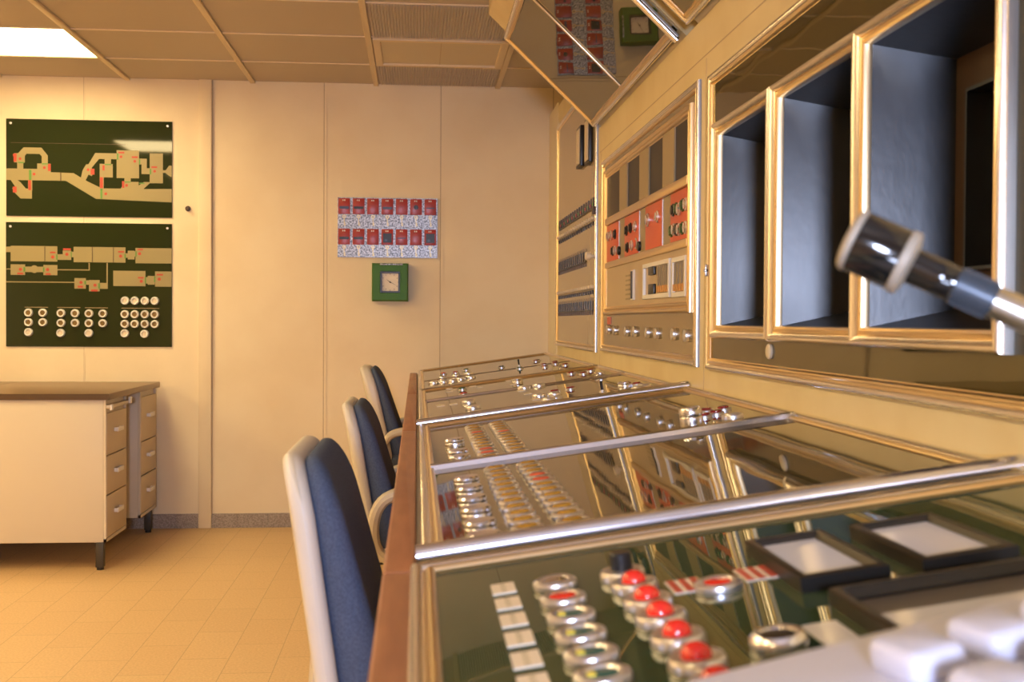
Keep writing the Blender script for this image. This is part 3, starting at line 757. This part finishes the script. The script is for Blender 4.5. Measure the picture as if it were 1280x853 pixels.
b = MB(); rbox(b, 2.757, 3.981, 1.272, 1.404, .005, .007, 'slatgrey'); b.make('gap_plate', B_)
def wall_button(p_, y, z, kind, r=.017):
    p = Pl(RIGHT.pt(-y, z, .0085), RIGHT.u, RIGHT.v); b = MB()
    m = dict(k='black', s='chrome', g='greenlens', o='redpanel')[kind]
    b.lathe(p, 0, 0, [(r, 0), (r, .0035), (r * .8, .005)], 'satin' if kind in 'so' else m, 16)
    b.lathe(p, 0, 0, [(r * .75, .0045), (r * .75, .008), (r * .5, .009)], m, 16)
    o = b.make('button', B_, org=p.o); o.parent = p_; o.location = p.o - wpos(p_)
RP = [(3.740, 3.976), (3.394, 3.634), (3.068, 3.296), (2.760, 2.965)]
BT = [[(3.944, 1.364, 's'), (3.881, 1.364, 's'), (3.806, 1.362, 'k'), (3.847, 1.306, 'k'), (3.797, 1.305, 's')],
      [(3.593, 1.357, 'k'), (3.524, 1.360, 'k'), (3.445, 1.358, 's'), (3.575, 1.301, 'k'), (3.500, 1.303, 's'), (3.430, 1.304, 'o')],
      [(3.255, 1.361, 's'), (3.122, 1.359, 's')],
      [(2.927, 1.358, 'k'), (2.891, 1.358, 'g'), (2.859, 1.354, 's'), (2.820, 1.360, 'g'), (2.786, 1.359, 's'), (2.945, 1.304, 'g'), (2.915, 1.305, 's'), (2.885, 1.303, 'k'), (2.856, 1.301, 's'), (2.822, 1.301, 'g'), (2.786, 1.300, 's')]]
for (y0, y1), L in zip(RP, BT):
    b = MB(); rbox(b, y0, y1, 1.274, 1.402, .007, .0085, 'redpanel', .0005); rbox(b, y0 - .003, y0, 1.274, 1.402, .007, .0084, 'satin')
    o = b.make('red_plate', B_, org=RIGHT.pt(-(y0 + y1) / 2, 1.274, .007))
    for y, z, k in L: wall_button(o, y, z, k, .017 if (y1, z) != (3.296, 1.361) else .02)
for y, z in ((3.720, 1.300), (3.378, 1.292)):
    o = B_; p = Pl(RIGHT.pt(-y, z, .007), RIGHT.u, RIGHT.v); b = MB(); b.lathe(p, 0, 0, [(.015, 0), (.015, .008), (.012, .010)], 'black', 16); b.make('stop_button', B_)
b = MB(); rbox(b, 2.757, 3.981, 1.115, 1.250, .005, .008, 'beige'); b.make('instrument_plate', B_)
for y0, y1, z0, z1 in ((2.948, 3.300, 1.128, 1.232), (2.766, 2.917, 1.126, 1.230)):
    b = MB(); b.frame(RIGHT, -y1, -y0, z0, z1, [(0, 0), (0, .007), (.001, .008), (.012, .008), (.013, .006), (.013, 0)], 'white', h=.008); o = b.make('recorder_bezel', B_)
    b = MB()
    n = 6 if y1 > 3 else 4
    ya = min(y1 - .02, 3.10)
    for k in range(n):
        y = ya - (ya - y0 - .025) * k / (n - 1); rbox(b, y - .005, y + .005, z0 + .03, z1 - .014, .008, .013, 'slatgrey'); rbox(b, y - .008, y + .008, z0 + .016, z0 + .034, .008, .015, 'orangep')
    d = b.make('recorder_comb', B_); d.parent = o; d.location = Vector(d.location) - Vector(o.location)
for z0, z1 in ((1.196, 1.222), (1.140, 1.170)):
    b = MB(); rbox(b, 3.142, 3.216, z0, z1, .008, .016, 'black', .002); b.make('counter_window', B_)
b = MB(); rbox(b, 3.455, 3.50, 1.130, 1.224, .008, .013, 'white'); rbox(b, 3.468, 3.488, 1.134, 1.220, .013, .016, 'black'); b.make('slot_gauge', B_)
b = MB()
for k in range(6): rbox(b, 3.53, 3.61, 1.132 + .015 * k, 1.138 + .015 * k, .008, .0086, 'slatgrey')
b.make('engraved_text', B_)
S_wk = src('knob', [([(.0165, 0), (.0165, .007), (.0155, .0095), (.011, .0105)], 'satin', 22)])
for y, z in [(3.930, 1.033), (3.798, 1.032), (3.584, 1.030), (3.445, 1.031), (3.252, 1.030), (3.121, 1.029), (2.915, 1.029), (2.776, 1.027)]:
    part(S_wk, B_, RIGHT.pt(-y, z, .005), RIGHT.mat3())
b = MB(); rbox(b, 3.90, 3.96, 1.052, 1.078, .005, .008, 'redpanel'); b.make('red_label', B_)

# panel C: three screen recesses
C_ = cab('screen_panel', 1.140, 2.580, .950, 1.637, 'wide framed dark glass panel with three black screen recesses')
BAY = [(2.112, 2.466), (1.688, 2.046), (1.257, 1.640)]; BZ0, BZ1 = 1.055, 1.480
b = MB(); y_l = [1.155, 1.257, 1.640, 1.688, 2.046, 2.112, 2.466, 2.565]
rbox(b, 1.155, 2.565, .965, BZ0, 0, .004, 'glass'); rbox(b, 1.155, 2.565, BZ1, 1.622, 0, .004, 'glass')
for k in (0, 2, 4, 6): rbox(b, y_l[k], y_l[k + 1], BZ0, BZ1, 0, .004, 'glass')
b.make('glass_plate', C_)
BP = [(0, 0), (0, .012), (.0015, .017), (.005, .021), (.009, .0215), (.013, .019), (.016, .014), (.018, .012), (.020, .0125), (.024, .0145), (.028, .013), (.030, .009), (.030, -.002)]
for y0, y1 in BAY:
    b = MB(); b.frame(RIGHT, -y1 - .030, -y0 + .030, BZ0 - .030, BZ1 + .030, BP, 'rail', h=.004, mats=['railside'] + ['rail'] * 5 + ['railwarm'] * 6); o = b.make('recess_frame', C_)
    b = MB(); d = -.112; i_ = .032; zi = .027
    q = [RIGHT.pt(-y1, BZ0, .004), RIGHT.pt(-y0, BZ0, .004), RIGHT.pt(-y0, BZ1, .004), RIGHT.pt(-y1, BZ1, .004)]
    r = [RIGHT.pt(-y1 + i_, BZ0 + zi, d), RIGHT.pt(-y0 - i_, BZ0 + zi, d), RIGHT.pt(-y0 - i_, BZ1 - zi, d), RIGHT.pt(-y1 + i_, BZ1 - zi, d)]
    b.add(q + r, [(0, 1, 5, 4), (1, 2, 6, 5), (2, 3, 7, 6), (3, 0, 4, 7)], 'blackgloss')
    b.make('recess_lining', C_)
    b = MB(); ya, yb = y0 + i_, y1 - i_; za, zb = BZ0 + zi, BZ1 - zi
    b.frame(RIGHT, -yb, -ya, za, zb, [(0, d), (.055, d), (.055, d + .014), (.060, d + .014), (.060, d - .05)], 'brownpanel', mats=['brownpanel', 'blackgloss', 'miccollar', 'blackgloss'])
    o = b.make('screen_surround', C_)
    b = MB(); rbox(b, ya + .058, yb - .058, za + .058, zb - .058, d - .055, d - .045, 'screen'); s_ = b.make('screen', C_); s_.parent = o; s_.location = Vector(s_.location) - Vector(o.location)
b = MB(); rbox(b, 2.562, 2.570, 1.168, 1.196, .010, .017, 'chrome', .002); rbox(b, 2.558, 2.574, 1.178, 1.185, .010, .019, 'chrome', .002); b.make('hinge', C_)
b = MB(); b.lathe(Pl(RIGHT.pt(-2.115, 1.005, .004), RIGHT.u, RIGHT.v), 0, 0, [(.015, 0), (.015, .004), (.012, .006)], 'ivory', 20); b.make('key_plate', C_)

# ------------------------------------------------------------------ slanted hoods above
def hood(y0, y1, label, mid):
    t = thing('mirror_hood', (.5, (y0 + y1) / 2, 1.80), label, 'overhead panel', 'slanted overhead panels')
    b = MB(); P = [(XW + .01, 1.799), (.262, 2.2120), (.262, ZC - .013), (XW + .30, ZC - .013), (XW + .30, 1.797), (XW + .01, 1.797)]
    b.prism(Pl((0, y1, 0), (1, 0, 0), (0, 0, 1)), P, 0, y1 - y0, 'cream'); b.make('casing', t)
    L = .475
    b = MB(); gp = [(-y1 + .014, .0115), (-y0 - .014, -.005)]                  # the pane sits slightly askew in its frame
    b.add([HOOD.pt(a, c, h - dh) for dh in (.004, 0) for a, h in gp for c in (.025, L + .005)], [(0, 1, 3, 2), (4, 6, 7, 5), (0, 2, 6, 4), (1, 5, 7, 3), (0, 4, 5, 1), (2, 3, 7, 6)], 'mirror'); b.make('mirror_glass', t)
    b = MB(); b.frame(HOOD, -y1, -y0, .012, L + .018, PROF, 'railwarm', h=.006, mats=PMAT); b.make('frame', t)
    b = MB(); b.tube([HOOD.pt(-y0 - .010, .006, .016), HOOD.pt(-y0 - .010, L + .012, .016)], .0105, 'chrome', 16); b.make('edge_tube', t)
    if mid:
        b = MB(); b.box(HOOD, -mid - .006, -mid + .006, .035, L - .004, .003, .010, 'railwarm', .003); b.make('divider_bar', t)
hood(2.862, 4.215, 'slanted overhead mirror panel reflecting the key board and clock', 3.588)
hood(1.36, 2.742, 'slanted overhead mirror panel nearer the camera, cut by the top', 2.05)

# ------------------------------------------------------------------ microphone
Mh = Vector((.297, .752, 1.119)); Mx = Vector((.1245, -.058, -.066)).normalized()
bp_ = con(.60, .60, .0035)
t = thing('gooseneck_microphone', bp_, 'black gooseneck microphone with cream rings and steel stem over the console', 'microphone')
q = Vector((0, 1, 0)); e1 = Mx.cross(q).normalized(); e2 = e1.cross(Mx)
def MP(o): return Pl(o, e1, Mx.cross(e1))
mp = Pl(Mh, e1, Mx.cross(e1))
b = MB(); b.lathe(mp, 0, 0, [(.0185, .004), (.0215, .006), (.0215, .036), (.0205, .038)], 'micblack', 32); b.make('head', t)
b = MB(); b.lathe(mp, 0, 0, [(.013, -.002), (.0195, -.0005), (.0222, .002), (.0222, .005), (.0205, .0055)], 'micring', 32); b.make('front_ring', t)
b = MB(); b.lathe(mp, 0, 0, [(.0205, .036), (.0225, .037), (.0225, .0425), (.019, .044), (.011, .046)], 'micring', 32); b.make('rear_ring', t)
b = MB(); b.lathe(mp, 0, 0, [(.0125, .043), (.0120, .064), (.0122, .068), (.0117, .069), (.0117, .078)], 'micblack', 28); b.make('neck', t)
b = MB()
b.lathe(mp, 0, 0, [(.0118, .075), (.0126, .076), (.0126, .101), (.0115, .102)], 'miccollar', 28)
for k in range(20):
    a = 2 * PI * k / 20; b.box(Pl(mp.pt(.0126 * math.cos(a), .0126 * math.sin(a), .077), mp.n, (mp.u * -math.sin(a) + mp.v * math.cos(a))), 0, .023, -.0008, .0008, -.0004, .0009, 'miccollar')
b.make('collar', t)
P0 = Mh + Mx * .100; P1 = Mh + Mx * .118
pts = [P0, P1, Mh + Mx * .15, Mh + Mx * .20]
e = Mh + Mx * .20; c1 = e + Mx * .09; c2 = Vector(bp_) + Vector((.0, .0, .12)); e3 = Vector(bp_)
for k in range(1, 13):
    u = k / 12; pts.append(e * (1 - u) ** 3 + c1 * 3 * u * (1 - u) ** 2 + c2 * 3 * u * u * (1 - u) + e3 * u ** 3)
b = MB(); b.tube(pts, [.0112, .0112, .0085, .0085] + [.0082] * 12, 'micstem', 18); b.make('gooseneck', t)
b = MB(); b.lathe(Pl(bp_, CON.u, CON.v), 0, 0, [(.038, 0), (.038, .006), (.030, .010), (.013, .014), (.011, .022)], 'black', 28); b.make('mount', t)

# ------------------------------------------------------------------ white intercom
ang = math.radians(13); io = con(.345, .502, .0036)
iu = (CON.u * math.cos(ang) + CON.v * math.sin(ang)).normalized(); iv = CON.n.cross(iu).normalized()
ip = Pl(io, iu, iv)
t = thing('desk_intercom', io, 'white desk intercom with raised white keys on the near control board', 'intercom')
b = MB(); b.pad(ip, 0, 0, .36, .25, 0, .050, .012, .006, 'intercom', seg=3); b.make('housing', t)
for i in range(5):
    for j in range(3):
        b = MB(); b.pad(ip, -.075 + .048 * i, -.062 + .060 * j, .034, .040, .048, .066, .007, .006, 'intercom', seg=3)
        b.make('key', t)

# ------------------------------------------------------------------ lights and world
for s in SOURCES:                                                   # the pattern pieces the copies were made from
    for ch in list(s.children): bpy.data.objects.remove(ch)
    bpy.data.objects.remove(s)
L = bpy.data.lights.new('flash_lamp', 'AREA'); L.shape = 'DISK'; L.size = .34; L.energy = 68; L.color = (.62, .72, 1.0)
lo = bpy.data.objects.new('flash_lamp', L); COL.objects.link(lo); lo.location = (-.06, -1.20, 1.20)
lo.rotation_euler = (Vector((.15, 3.2, .95)) - Vector(lo.location)).to_track_quat('-Z', 'Y').to_euler()
w = bpy.data.worlds.new('world'); SC.world = w; w.use_nodes = True
w.node_tree.nodes['Background'].inputs['Color'].default_value = (1, .72, .42, 1)
w.node_tree.nodes['Background'].inputs['Strength'].default_value = .05

# ------------------------------------------------------------------ camera
yaw, pitch, roll, f = .0844, .0174, .0058, 1400.15
fw = Vector((math.sin(yaw) * math.cos(pitch), math.cos(yaw) * math.cos(pitch), -math.sin(pitch)))
r_ = Vector((math.cos(yaw), -math.sin(yaw), 0)); u_ = r_.cross(fw)
r2 = r_ * math.cos(roll) + u_ * math.sin(roll); u2 = u_ * math.cos(roll) - r_ * math.sin(roll)
cd = bpy.data.cameras.new('camera'); cam = bpy.data.objects.new('camera', cd); COL.objects.link(cam)
cam.matrix_world = Matrix(((r2.x, u2.x, -fw.x, 0), (r2.y, u2.y, -fw.y, 0), (r2.z, u2.z, -fw.z, 1.06), (0, 0, 0, 1)))
cd.sensor_fit = 'HORIZONTAL'; cd.sensor_width = 23.5; cd.lens = f * 23.5 / 1280
cd.clip_start = .02
cd.dof.use_dof = True; cd.dof.focus_distance = 3.6; cd.dof.aperture_fstop = cd.lens / 1000 / .0052
SC.camera = cam
vs = SC.view_settings
vs.view_transform = 'Standard'; vs.look = 'None'; vs.gamma = 1; vs.use_curve_mapping = False; vs.exposure = 0.0
SC.display_settings.display_device = 'sRGB'
